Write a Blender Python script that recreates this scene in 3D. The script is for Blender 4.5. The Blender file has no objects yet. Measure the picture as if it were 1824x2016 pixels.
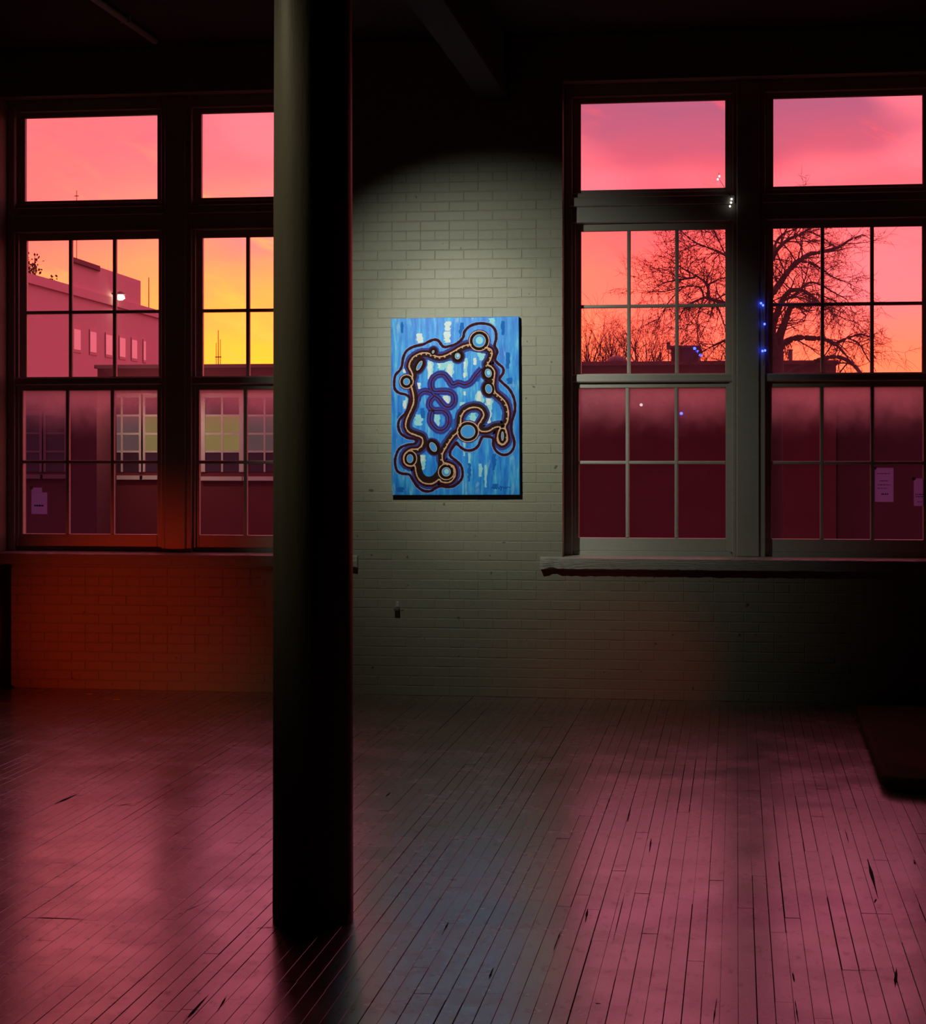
import bpy, bmesh, math, random
from math import sin, cos, atan, pi, sqrt
from mathutils import Vector, Matrix
random.seed(7)
S = bpy.context.scene
COL = S.collection

# ------------------------------------------------------------------ camera
F, EYE, YH, CX = 3700.0, 1.75, 880.0, 912.0      # focal length in pixels of a 1824 wide frame, eye height, horizon row
TH = atan(538 / F)                                # the camera looks 8.3 degrees left of the window wall's normal
D = 13.06                                         # camera to wall
cd = bpy.data.cameras.new('camera')
cam = bpy.data.objects.new('camera', cd); COL.objects.link(cam)
cam.location = (0, -D, EYE)
cam.rotation_euler = (pi / 2, 0, TH)
cd.sensor_fit = 'HORIZONTAL'; cd.sensor_width = 36
cd.lens = 36 * F / 1824
cd.shift_y = -(1008 - YH) / 1824
cd.clip_end = 500
S.camera = cam

def at_plane(px, py, Y):
    """a point seen at pixel px, py, lying on the plane Y"""
    a = (px - CX) / F
    dx, dy, dz = -sin(TH) + a * cos(TH), cos(TH) + a * sin(TH), (YH - py) / F
    t = (D + Y) / dy
    return Vector((t * dx, Y, EYE + t * dz))

def at_depth(px, py, t):
    a = (px - CX) / F
    return Vector((t * (-sin(TH) + a * cos(TH)), -D + t * (cos(TH) + a * sin(TH)), EYE + t * (YH - py) / F))

def at_floor(px, py, z=0.0):
    t = (z - EYE) / ((YH - py) / F)
    p = at_depth(px, py, t); p.z = z
    return p

# ------------------------------------------------------------------ render look
S.view_settings.view_transform = 'Standard'
S.view_settings.look = 'None'
S.view_settings.gamma = 1
S.view_settings.use_curve_mapping = False
S.view_settings.exposure = 0
S.cycles.transparent_max_bounces = 24
S.cycles.max_bounces = 8
S.cycles.sample_clamp_indirect = 8
S.cycles.use_denoising = True

# ------------------------------------------------------------------ node helper
class NT:
    def __init__(s, tree): s.t = tree; tree.nodes.clear()
    def n(s, kind, **kw):
        nd = s.t.nodes.new(kind)
        for k, v in kw.items():
            if k.startswith('i_'):
                key = k[2:]; key = int(key) if key.isdigit() else key.replace('_', ' ')
                s.set(nd.inputs[key], v)
            else: setattr(nd, k, v)
        return nd
    def set(s, sock, v):
        if isinstance(v, bpy.types.NodeSocket): s.t.links.new(v, sock)
        elif isinstance(v, bpy.types.Node): s.t.links.new(v.outputs[0], sock)
        else:
            if sock.type == 'RGBA' and len(v) == 3: v = (*v, 1)
            sock.default_value = v
    def math(s, op, a, b=None, c=None, clamp=False):
        nd = s.t.nodes.new('ShaderNodeMath'); nd.operation = op; nd.use_clamp = clamp
        s.set(nd.inputs[0], a)
        if b is not None: s.set(nd.inputs[1], b)
        if c is not None: s.set(nd.inputs[2], c)
        return nd.outputs[0]
    def mix(s, f, a, b, blend='MIX'):
        nd = s.t.nodes.new('ShaderNodeMix'); nd.data_type = 'RGBA'; nd.blend_type = blend
        s.set(nd.inputs[0], f); s.set(nd.inputs[6], a); s.set(nd.inputs[7], b)
        return nd.outputs[2]
    def ramp(s, f, stops, interp='LINEAR'):
        nd = s.t.nodes.new('ShaderNodeValToRGB'); cr = nd.color_ramp; cr.interpolation = interp
        while len(cr.elements) < len(stops): cr.elements.new(0.5)
        for e, (p, c) in zip(cr.elements, stops):
            e.position = p; e.color = (*c, 1) if len(c) == 3 else c
        s.set(nd.inputs[0], f)
        return nd.outputs[0]
    def smooth(s, x, lo, hi):
        nd = s.t.nodes.new('ShaderNodeMapRange'); nd.interpolation_type = 'SMOOTHSTEP'
        s.set(nd.inputs[0], x); nd.inputs[1].default_value = lo; nd.inputs[2].default_value = hi
        return nd.outputs[0]
    def xyz(s, x, y, z):
        return s.n('ShaderNodeCombineXYZ', i_0=x, i_1=y, i_2=z).outputs[0]
    def noise(s, vec, scale=1.0, detail=4, rough=.55, dist=0.0):
        return s.n('ShaderNodeTexNoise', i_Vector=vec, i_Scale=scale, i_Detail=detail, i_Roughness=rough, i_Distortion=dist).outputs[0]

# ------------------------------------------------------------------ sunset sky
W = bpy.data.worlds.new('sunset'); S.world = W; W.use_nodes = True
k = NT(W.node_tree)
SKY_GAIN = 1.0
d_ = k.n('ShaderNodeTexCoord').outputs['Generated']
sp = k.n('ShaderNodeSeparateXYZ', i_0=d_)
x_, y_, z_ = sp.outputs
hor = k.math('SQRT', k.math('ADD', k.math('MULTIPLY', x_, x_), k.math('MULTIPLY', y_, y_)))
el = k.math('ARCTAN2', z_, hor)                     # elevation, radians
az = k.math('ARCTAN2', x_, y_)                      # azimuth from the wall's normal, right positive
e_ = k.math('MULTIPLY', el, 2.0)                    # 0 .. 0.36 over the windows
wv = k.noise(k.xyz(k.math('MULTIPLY', az, 9), k.math('MULTIPLY', el, 26), 3.1), 1.0, 3, .5)
e_w = k.math('ADD', e_, k.math('MULTIPLY', k.math('SUBTRACT', wv, .5), .10))
# colours straight above the place where the sun has set
glow = k.ramp(e_w, [(0.0, (3.4, .46, .06)), (.09, (3.6, .90, .04)), (.15, (3.4, .68, .10)), (.205, (3.2, .43, .22)),
                    (.26, (2.8, .36, .26)), (.31, (1.4, .24, .27)), (.36, (1.0, .21, .28)), (.5, (1.3, .26, .42)), (1.0, (1.5, .30, .50))])
# colours well to the side of it
side = k.ramp(e_w, [(0.0, (3.2, .40, .14)), (.08, (3.2, .36, .14)), (.13, (3.2, .31, .19)), (.20, (3.0, .25, .20)),
                    (.26, (1.25, .165, .205)), (.31, (.85, .14, .22)), (.37, (.62, .14, .25)), (.5, (1.1, .24, .40)), (1.0, (1.5, .30, .50))])
back = k.ramp(e_, [(0.0, (.40, .12, .19)), (.3, (.42, .13, .22)), (1.0, (.42, .13, .24))])
da = k.math('ABSOLUTE', k.math('SUBTRACT', az, -.262))
f_glow = k.math('SUBTRACT', 1.0, k.smooth(da, .03, .22))
f_back = k.smooth(k.math('ABSOLUTE', az), .7, 2.4)
col = k.mix(f_glow, side, glow)
# a pink bank low on the right
f_r = k.math('MULTIPLY', k.smooth(az, .015, .075), k.math('MULTIPLY', k.smooth(el, .045, .085), k.smooth(el, .16, .11)))
col = k.mix(k.math('MULTIPLY', f_r, .6), col, (1.9, .33, .39))
# far left of the glow everything turns pinker
f_l = k.smooth(k.math('MULTIPLY', az, -1.0), .27, .40)
col = k.mix(k.math('MULTIPLY', f_l, .6), col, (2.0, .27, .22))
# clouds: mauve-grey banks, pale pink wisps, bright streaks near the sun
cv = k.xyz(k.math('MULTIPLY', az, 11), k.math('MULTIPLY', el, 30), 0.0)
n1 = k.noise(cv, 1.0, 5, .55, .4)
n2 = k.noise(k.xyz(k.math('ADD', k.math('MULTIPLY', az, 14), 7.3), k.math('ADD', k.math('MULTIPLY', el, 46), k.math('MULTIPLY', az, 18)), 5.0), 1.0, 5, .6, .3)
n3 = k.noise(k.xyz(k.math('ADD', k.math('MULTIPLY', az, 6), 1.7), k.math('MULTIPLY', el, 16), 9.0), 1.0, 2, .5)
hi = k.smooth(el, .06, .18)
col = k.mix(k.math('MULTIPLY', k.smooth(n1, .50, .72), k.math('MULTIPLY_ADD', hi, .62, .16)), col, (.56, .14, .25))
col = k.mix(k.math('MULTIPLY', k.smooth(n3, .48, .64), k.math('MULTIPLY', k.smooth(el, .045, .10), .65)), col, (1.7, .31, .37))
col = k.mix(k.math('MULTIPLY', k.smooth(n2, .52, .72), k.math('MULTIPLY', f_glow, k.math('SUBTRACT', 1.0, hi))), col, (2.5, .80, .10))
col = k.mix(k.math('MULTIPLY', k.smooth(n2, .56, .75), k.math('MULTIPLY_ADD', f_glow, -.5, .5)), col, (1.9, .15, .12))
col = k.mix(f_back, col, back)
col = k.mix(k.smooth(el, -.002, -.03), col, (.03, .012, .014))
bgd = k.n('ShaderNodeBackground', i_Color=col, i_Strength=SKY_GAIN)
k.n('ShaderNodeOutputWorld', i_Surface=bgd)
W.cycles.sampling_method = 'MANUAL'; W.cycles.sample_map_resolution = 1024

# ------------------------------------------------------------------ lamps
def spot(name, loc, target, power, angle, blend, size, color):
    l = bpy.data.lights.new(name, 'SPOT'); l.energy = power; l.spot_size = math.radians(angle); l.spot_blend = blend
    l.shadow_soft_size = size; l.color = color
    o = bpy.data.objects.new(name, l); COL.objects.link(o); o.location = loc
    o.rotation_euler = (Vector(target) - Vector(loc)).to_track_quat('-Z', 'Y').to_euler()
    return o
SPOT_LOC = (-2.45, -2.40, 3.50)
SPOT_AIM = (-1.78, 0, 2.2)
spot('picture_spotlight', SPOT_LOC, SPOT_AIM, 118, 72, 1.0, .02, (.985, .985, .84))      # the lamp's wide spill
spot('picture_spotlight_beam', SPOT_LOC, SPOT_AIM, 140, 44, 1.0, .02, (.985, .985, .84))  # and its narrower beam
spot('side_spotlight', (-7.1, -9.4, 4.1), (-4.4, -3.0, 0.0), 200, 24, 1.0, .06, (1.0, .72, .45))
spot('column_spotlight', (-3.7, -6.75, 4.35), (-1.60, -6.25, 2.5), 95, 44, 1.0, .05, (1.0, .84, .54))
# unseen red-orange spots added beyond the frame redden the wall under the sills
spot('added_red_spot', (-6.0, -4.6, .25), (-4.35, 0, .42), 150, 28, 1.0, .05, (1.0, .045, .006))
spot('added_red_spot', (1.95, -4.4, .25), (-.85, 0, .22), 60, 18, 1.0, .05, (1.0, .05, .006))

def portal(name, x0, x1, z0, z1, y):
    l = bpy.data.lights.new(name, 'AREA'); l.shape = 'RECTANGLE'; l.size = x1 - x0; l.size_y = z1 - z0
    l.cycles.is_portal = True
    o = bpy.data.objects.new(name, l); COL.objects.link(o)
    o.location = ((x0 + x1) / 2, y, (z0 + z1) / 2); o.rotation_euler = (-pi / 2, 0, 0)
for x0, x1 in ((-5.31, -2.74), (-1.19, 1.38)):
    portal('window_portal', x0, x1, 1.0, 4.3, .42)

# ------------------------------------------------------------------ materials
def mat(name, build):
    m = bpy.data.materials.new(name); m.use_nodes = True
    kk = NT(m.node_tree); sh = build(kk)
    kk.n('ShaderNodeOutputMaterial', i_Surface=sh)
    return m
def pbr(kk, color, rough=.5, bump=None, bstr=.3, bdist=.004, **kw):
    p = kk.n('ShaderNodeBsdfPrincipled'); kk.set(p.inputs['Base Color'], color); kk.set(p.inputs['Roughness'], rough)
    for a, v in kw.items(): kk.set(p.inputs[a.replace('_', ' ')], v)
    if bump is not None:
        b = kk.n('ShaderNodeBump', i_Strength=bstr, i_Distance=bdist, i_Height=bump); kk.set(p.inputs['Normal'], b.outputs[0])
    return p.outputs[0]
def pos(kk): return kk.n('ShaderNodeNewGeometry').outputs['Position']
def rnd(kk):
    a = kk.n('ShaderNodeObjectInfo').outputs['Random']; b = kk.n('ShaderNodeNewGeometry').outputs['Random Per Island']
    return kk.math('FRACT', kk.math('ADD', a, b))
def scaled(kk, v, s):
    m = kk.n('ShaderNodeMapping', i_Vector=v); m.inputs['Scale'].default_value = s; return m.outputs[0]
def simple(name, color, rough=.5, nz=30, amt=.25, bstr=.15, **kw):
    def b(kk):
        p = pos(kk); n = kk.noise(p, nz, 5, .6)
        c = kk.mix(n, tuple(x * (1 - amt) for x in color), tuple(min(1, x * (1 + amt)) for x in color))
        return pbr(kk, c, rough, n, bstr, .003, **kw)
    return mat(name, b)

def m_brick(kk):
    p = pos(kk); r = rnd(kk)
    n = kk.noise(p, 26, 6, .65); n2 = kk.noise(p, 3.0, 3, .5); n3 = kk.noise(p, 150, 3, .6)
    c = kk.mix(n, (.27, .275, .205), (.36, .36, .275))
    c = kk.mix(kk.math('MULTIPLY', r, .15), c, (.31, .31, .245))
    chip = kk.math('GREATER_THAN', kk.noise(p, 19, 2, .4), .735)
    c = kk.mix(kk.math('MULTIPLY', chip, .75), c, (.05, .035, .028))
    c = kk.mix(kk.math('MULTIPLY', n2, .25), c, (.24, .235, .18))
    return pbr(kk, c, .48, kk.math('ADD', n, kk.math('MULTIPLY', n3, .3)), .35, .004)
M_BRICK = mat('painted_brick', m_brick)
def m_mortar(kk):
    p = pos(kk); n = kk.noise(p, 60, 5, .65)
    return pbr(kk, kk.mix(n, (.275, .28, .21), (.355, .355, .27)), .55, n, .4, .004)
M_MORTAR = mat('painted_mortar', m_mortar)
def m_wood_paint(kk):
    p = pos(kk); n = kk.noise(scaled(kk, p, (6, 6, 40)), 2, 5, .6); n2 = kk.noise(p, 42, 4, .7)
    c = kk.mix(n, (.42, .425, .37), (.54, .54, .48))
    chip = kk.math('GREATER_THAN', n2, .70)
    c = kk.mix(kk.math('MULTIPLY', chip, .5), c, (.10, .085, .07))
    return pbr(kk, c, .36, kk.math('ADD', n, n2), .25, .003)
M_TRIM = mat('old_gloss_paint', m_wood_paint)
def m_sill(kk):
    p = pos(kk); n = kk.noise(scaled(kk, p, (5, 12, 70)), 2, 5, .65); n2 = kk.noise(p, 45, 4, .7)
    c = kk.mix(n, (.36, .365, .31), (.58, .58, .51))
    return pbr(kk, c, .33, kk.math('ADD', n, kk.math('MULTIPLY', n2, .5)), .8, .010)
M_SILL = mat('peeling_sill_paint', m_sill)
def m_floor(kk):
    p = pos(kk); r = rnd(kk)
    g = kk.noise(scaled(kk, p, (60, 3.2, 60)), 1.5, 6, .65)
    n = kk.noise(p, 2.6, 5, .62); n2 = kk.noise(scaled(kk, p, (9, 4, 9)), 2.2, 6, .7)
    c = kk.mix(g, (.30, .165, .14), (.47, .27, .235))
    c = kk.mix(kk.math('MULTIPLY', r, .5), c, (.22, .14, .115))
    c = kk.mix(kk.math('MULTIPLY', kk.smooth(n2, .56, .74), .8), c, (.06, .035, .03))
    ro = kk.math('ADD', kk.math('MULTIPLY_ADD', n, .22, .20), kk.math('MULTIPLY', kk.smooth(n2, .52, .75), .3))
    return pbr(kk, c, ro, kk.math('ADD', g, kk.math('MULTIPLY', n, 1.2)), .22, .003, Specular_IOR_Level=.8, Coat_Weight=1.0, Coat_Roughness=kk.math('MULTIPLY_ADD', kk.smooth(n, .34, .66), .09, .205), Coat_IOR=2.1)
M_FLOOR = mat('worn_maple_boards', m_floor)
M_SUB = simple('dark_subfloor', (.012, .008, .007), .9)
M_GAP = simple('black_gouge', (.010, .006, .006), .9, 60)
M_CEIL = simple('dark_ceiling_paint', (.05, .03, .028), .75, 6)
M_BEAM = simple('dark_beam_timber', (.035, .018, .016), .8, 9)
M_PLAIN = simple('plain_plaster', (.20, .19, .16), .8, 5)
def m_column(kk):
    p = pos(kk); n = kk.noise(scaled(kk, p, (22, 22, 2)), 1.4, 6, .6); n2 = kk.noise(p, 8, 4, .6)
    c = kk.mix(n, (.13, .125, .095), (.20, .195, .15))
    return pbr(kk, c, .42, kk.math('ADD', n, kk.math('MULTIPLY', n2, .4)), .25, .006)
M_COLUMN = mat('column_paint', m_column)
M_METAL = simple('dull_metal', (.30, .29, .26), .4, 30, Metallic=.7)
M_IRON = simple('black_iron', (.02, .018, .018), .6, 30)
M_CONDUIT = simple('grey_conduit', (.42, .38, .33), .5, 20)

def m_glass(kk, grime, glow_z=None):
    g = kk.n('ShaderNodeNewGeometry'); p = g.outputs['Position']
    n = kk.noise(p, 7, 5, .6); n2 = kk.noise(p, 60, 4, .7)
    f = kk.math('MULTIPLY', kk.math('MULTIPLY_ADD', n, 1.0, .5), grime)
    if glow_z:
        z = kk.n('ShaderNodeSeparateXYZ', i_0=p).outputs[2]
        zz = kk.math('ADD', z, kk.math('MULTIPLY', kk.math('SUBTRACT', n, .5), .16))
        hz = kk.smooth(zz, glow_z[0], glow_z[1])
        f = kk.math('ADD', f, kk.math('MULTIPLY', kk.math('MULTIPLY', hz, hz), glow_z[2]))  # pink glow at the pane tops, put into the glass as a translucent gradient
    spk = kk.smooth(n2, .72, .78)
    f = kk.math('ADD', f, kk.math('MULTIPLY', spk, .25), clamp=True)
    tr = kk.n('ShaderNodeBsdfTransparent', i_Color=(.96, .95, .96))
    tl = kk.n('ShaderNodeBsdfTranslucent', i_Color=(.75, .68, .72))
    gl = kk.n('ShaderNodeBsdfGlossy', i_Color=(1, 1, 1), i_Roughness=.02)
    fr = kk.n('ShaderNodeFresnel', i_IOR=1.45)
    a = kk.n('ShaderNodeMixShader', i_0=f, i_1=tr, i_2=tl)
    return kk.n('ShaderNodeMixShader', i_0=kk.math('MULTIPLY', fr.outputs[0], .5), i_1=a, i_2=gl).outputs[0]
M_GLASS_T = mat('transom_glass', lambda kk: m_glass(kk, .012))
M_GLASS_U = mat('upper_sash_glass', lambda kk: m_glass(kk, .035))
M_GLASS_L = mat('lower_sash_glass_glow_at_top', lambda kk: m_glass(kk, .008, (1.74, 2.26, .72)))
def m_paper(kk):
    df = kk.n('ShaderNodeBsdfDiffuse', i_Color=(.80, .74, .86)); tl = kk.n('ShaderNodeBsdfTranslucent', i_Color=(.62, .62, .98))
    return kk.n('ShaderNodeMixShader', i_0=.62, i_1=df, i_2=tl).outputs[0]
M_PAPER = mat('notice_paper', m_paper)
M_INK = simple('notice_ink', (.05, .03, .08), .7)
def emit(name, c, s):
    return mat(name, lambda kk: kk.n('ShaderNodeEmission', i_Color=c, i_Strength=s).outputs[0])
M_BLUE = emit('blue_led', (.03, .06, 1.0), 9)
M_WHITE = emit('white_led', (1, .9, .85), 1.6)
M_LAMP = emit('yard_lamp_glow', (1, .92, .55), 9)
M_LIT = mat('lit_blind', lambda kk: kk.n('ShaderNodeEmission', i_Color=kk.mix(kk.noise(pos(kk), .9, 3, .5), (.30, .215, .07), (.46, .33, .13)), i_Strength=.6).outputs[0])
M_DIM = mat('dim_blind', lambda kk: kk.n('ShaderNodeEmission', i_Color=kk.mix(kk.noise(pos(kk), 1.3, 3, .5), (.075, .040, .045), (.13, .075, .07)), i_Strength=1.0).outputs[0])
M_DARKPANE = simple('unlit_pane', (.05, .025, .05), .2)
def m_far_brick(kk, a, b):
    bt = kk.n('ShaderNodeTexBrick', i_Vector=scaled(kk, kk.n('ShaderNodeTexCoord').outputs['Object'], (1, 1, 1)), i_Scale=1.0)
    bt.inputs['Brick Width'].default_value = .22; bt.inputs['Row Height'].default_value = .075; bt.inputs['Mortar Size'].default_value = .008
    p = pos(kk); n = kk.noise(p, 1.2, 5, .6)
    return pbr(kk, kk.mix(n, a, b), .85, n, .1, .01)
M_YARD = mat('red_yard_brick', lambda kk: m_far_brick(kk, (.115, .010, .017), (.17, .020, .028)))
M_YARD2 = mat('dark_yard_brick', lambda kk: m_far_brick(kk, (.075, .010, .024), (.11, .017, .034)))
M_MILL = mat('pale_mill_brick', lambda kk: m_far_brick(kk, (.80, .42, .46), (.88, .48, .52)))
M_WHITEWOOD = simple('white_window_wood', (.62, .52, .48), .5, 6, .1)
M_PALEPANE = simple('pale_mill_pane', (.98, .66, .72), .4, 2, .02, Emission_Color=(.9, .28, .36, 1), Emission_Strength=.22)  # pale sky reflection put into the pane colour and a weak glow
M_ROOF = simple('roof_felt', (.22, .065, .09), .9, 2)
M_BARK = simple('winter_bark', (.050, .012, .012), .9, 4)
M_TWIG = simple('thin_twigs', (.085, .018, .014), .9, 4)
M_LEAF = simple('dark_ivy_leaf', (.06, .012, .010), .7, 4)
M_DUSK = simple('yard_ground', (.05, .03, .03), .95, 1)
M_ROOFMETAL = simple('weathered_vent_metal', (.20, .09, .11), .6, 3)
M_MAT = simple('mustard_vinyl', (.055, .042, .004), .85, 12, Specular_IOR_Level=.1)

# ------------------------------------------------------------------ mesh helpers
ORG = {}
def tag(o, label=None, cat=None, group=None, kind=None):
    if label: o['label'] = label
    if cat: o['category'] = cat
    if group: o['group'] = group
    if kind: o['kind'] = kind
    return o
def put(name, data, parent=None, origin=(0, 0, 0)):
    o = bpy.data.objects.new(name, data); COL.objects.link(o)
    origin = Vector(origin); ORG[o.name] = origin
    if parent: o.parent = parent; o.location = origin - ORG[parent.name]
    else: o.location = origin
    return o
def empty(name, origin): return put(name, None, None, origin)

class MB:
    """collects shapes in world coordinates, then becomes ONE mesh object"""
    def __init__(s): s.v = []; s.f = []
    def add(s, vs, fs):
        b = len(s.v); s.v += [tuple(v) for v in vs]; s.f += [tuple(i + b for i in f) for f in fs]; return s
    def box(s, x0, x1, y0, y1, z0, z1, c=0.0):
        if c <= 0:
            vs = [(x, y, z) for z in (z0, z1) for y in (y0, y1) for x in (x0, x1)]
            return s.add(vs, [(0, 2, 3, 1), (4, 5, 7, 6), (0, 1, 5, 4), (1, 3, 7, 5), (3, 2, 6, 7), (2, 0, 4, 6)])
        # chamfered on the room side (low y)
        vs = [(x0 + c, y0, z0 + c), (x1 - c, y0, z0 + c), (x1 - c, y0, z1 - c), (x0 + c, y0, z1 - c),
              (x0, y0 + c, z0), (x1, y0 + c, z0), (x1, y0 + c, z1), (x0, y0 + c, z1),
              (x0, y1, z0), (x1, y1, z0), (x1, y1, z1), (x0, y1, z1)]
        fs = [(0, 1, 2, 3), (4, 5, 1, 0), (5, 6, 2, 1), (6, 7, 3, 2), (7, 4, 0, 3),
              (8, 9, 5, 4), (9, 10, 6, 5), (10, 11, 7, 6), (11, 8, 4, 7), (11, 10, 9, 8)]
        return s.add(vs, fs)
    def hexa(s, p):   # eight corners: bottom four counter-clockwise, top four
        return s.add(p, [(3, 2, 1, 0), (4, 5, 6, 7), (0, 1, 5, 4), (1, 2, 6, 5), (2, 3, 7, 6), (3, 0, 4, 7)])
    def prism(s, poly, z0, z1):
        n = len(poly)
        vs = [(x, y, z0) for x, y in poly] + [(x, y, z1) for x, y in poly]
        fs = [tuple(reversed(range(n))), tuple(range(n, 2 * n))] + [(i, (i + 1) % n, n + (i + 1) % n, n + i) for i in range(n)]
        return s.add(vs, fs)
    def tube(s, pts, rads, sides=6, cap=True):
        rings = []; pts = [Vector(p) for p in pts]; b = len(s.v)
        up = None
        for i, p in enumerate(pts):
            t = (pts[min(i + 1, len(pts) - 1)] - pts[max(i - 1, 0)])
            if t.length < 1e-9: t = Vector((0, 0, 1))
            t.normalize()
            a = Vector((0, 1, 0)) if abs(t.y) < .9 else Vector((1, 0, 0))
            u = t.cross(a).normalized(); w = t.cross(u)
            r = rads[i] if hasattr(rads, '__len__') else rads
            for j in range(sides):
                an = 2 * pi * j / sides
                s.v.append(tuple(p + (u * cos(an) + w * sin(an)) * r))
        for i in range(len(pts) - 1):
            for j in range(sides):
                j2 = (j + 1) % sides
                s.f.append((b + i * sides + j, b + i * sides + j2, b + (i + 1) * sides + j2, b + (i + 1) * sides + j))
        if cap:
            s.f.append(tuple(b + j for j in reversed(range(sides))))
            s.f.append(tuple(b + (len(pts) - 1) * sides + j for j in range(sides)))
        return s
    def lathe(s, c, prof, n=24):
        b = len(s.v)
        for r, z in prof:
            for j in range(n):
                s.v.append((c[0] + r * cos(2 * pi * j / n), c[1] + r * sin(2 * pi * j / n), c[2] + z))
        for i in range(len(prof) - 1):
            for j in range(n):
                j2 = (j + 1) % n
                s.f.append((b + i * n + j, b + i * n + j2, b + (i + 1) * n + j2, b + (i + 1) * n + j))
        s.f.append(tuple(b + j for j in reversed(range(n)))); s.f.append(tuple(b + (len(prof) - 1) * n + j for j in range(n)))
        return s
    def build(s, name, m, parent=None, origin=None, smooth=False):
        if origin is None:
            if parent: origin = ORG[parent.name]
            else:
                xs, ys, zs = zip(*s.v); origin = ((min(xs) + max(xs)) / 2, (min(ys) + max(ys)) / 2, min(zs))
        O = Vector(origin)
        me = bpy.data.meshes.new(name)
        me.from_pydata([tuple(Vector(v) - O) for v in s.v], [], s.f); me.update()
        if smooth:
            for p in me.polygons: p.use_smooth = True
        me.materials.append(m)
        return put(name, me, parent, O)

# ------------------------------------------------------------------ the room shell
OPEN = [(-5.313, -2.735), (-1.198, 1.38)]        # the two window openings
ZO0, ZO1 = .985, 4.30
CEIL = 4.62
XL, XR, YB = -8.5, 5.0, -15.0
core = MB()
CY0, CY1 = .0012, .52                              # the wall behind the brick faces
xs = [XL, OPEN[0][0], OPEN[0][1], OPEN[1][0], OPEN[1][1], XR]
for i in (0, 2, 4): core.box(xs[i], xs[i + 1], CY0, CY1, -.3, CEIL + .3)
for x0, x1 in OPEN:
    core.box(x0, x1, CY0, CY1, -.3, ZO0 - .09); core.box(x0, x1, CY0, CY1, ZO1, CEIL + .3)
wall = tag(core.build('wall_back', M_MORTAR, None, (-2, 0, 0)), kind='structure')

# bricks of the window wall; jamb ends of the courses are a little uneven
COURSE, BLEN, JT = .0682, .205, .0048
brick_list = []
nrow = int(CEIL / COURSE) + 1
spans_all = lambda z: ([(-6.3, 2.4)] if (z < ZO0 - .095 or z > ZO1 - .02) else [(-6.3, OPEN[0][0]), (OPEN[0][1], OPEN[1][0]), (OPEN[1][1], 2.4)])
for r in range(nrow):
    z0 = r * COURSE; z1 = min(z0 + COURSE - JT, CEIL)
    if z1 - z0 < .02: continue
    for a, b in spans_all(z0):
        x = -6.3 + (BLEN / 2 if r % 2 else 0)
        if r % 6 == 5: L = BLEN / 2                # a header course now and then
        else: L = BLEN
        x -= L
        while x < b:
            q0, q1 = max(x, a), min(x + L - JT * .35, b)
            if q1 - q0 > .03:
                brick_list.append((q0, q1, z0, z1, a if q0 == a else None, b if q1 == b else None))
            x += L
PX0, PX1, PZ0, PZ1 = -2.40, -1.49, 1.41, 2.66     # the picture
def brick_rank(bk):
    cx, cz = (bk[0] + bk[1]) / 2, (bk[2] + bk[3]) / 2
    if PX0 + .1 < cx < PX1 - .1 and PZ0 + .05 < cz < PZ1 - .05: return 99        # hidden by the canvas
    if cx < -2.72 and cz < ZO0 and cx > -2.78: return 50
    if cz > 3.8: return 40
    return abs(cx + 1.97) * 1.1 + abs(cz - 1.9) * .75
brick_list.sort(key=brick_rank)
base_brick = None
rest = MB()
for i, (q0, q1, z0, z1, ea, eb) in enumerate(brick_list):
    y0 = -random.uniform(0, .0022) + (.0008 if random.random() < .06 else 0)
    jit = .0012
    if i < 300:
        if base_brick is None:
            mb = MB().box(-.5, .5, 0, 1, 0, 1)
            # a chamfered unit brick
            mb = MB(); c, cz = .014, .045
            vs = [(-.5 + c, 0, cz), (.5 - c, 0, cz), (.5 - c, 0, 1 - cz), (-.5 + c, 0, 1 - cz),
                  (-.5, .16, 0), (.5, .16, 0), (.5, .16, 1), (-.5, .16, 1), (-.5, 1, 0), (.5, 1, 0), (.5, 1, 1), (-.5, 1, 1)]
            mb.add(vs, [(0, 1, 2, 3), (4, 5, 1, 0), (5, 6, 2, 1), (6, 7, 3, 2), (7, 4, 0, 3), (8, 9, 5, 4), (9, 10, 6, 5), (10, 11, 7, 6), (11, 8, 4, 7)])
            me = bpy.data.meshes.new('brick'); me.from_pydata(mb.v, [], mb.f); me.materials.append(M_BRICK); base_brick = me
        o = bpy.data.objects.new('brick', base_brick); COL.objects.link(o); o.parent = wall
        o.location = Vector(((q0 + q1) / 2, y0, z0 + random.uniform(-jit, jit))) - ORG[wall.name]
        o.scale = (q1 - q0, .013 - y0, z1 - z0)
        o.rotation_euler = (0, random.uniform(-.004, .004), 0)
    else:
        rest.box(q0, q1, y0, .013, z0, z1, .003)
ro = rest.build('brickwork', M_BRICK, wall); ro['kind'] = 'stuff'

tag(MB().box(XL - .2, XL, YB, .5, -.3, CEIL).build('wall_left', M_PLAIN), kind='structure')
tag(MB().box(XR, XR + .2, YB, .5, -.3, CEIL).build('wall_right', M_PLAIN), kind='structure')
tag(MB().box(XL, XR, YB - .2, YB, -.3, CEIL).build('wall_front', M_PLAIN), kind='structure')

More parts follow.
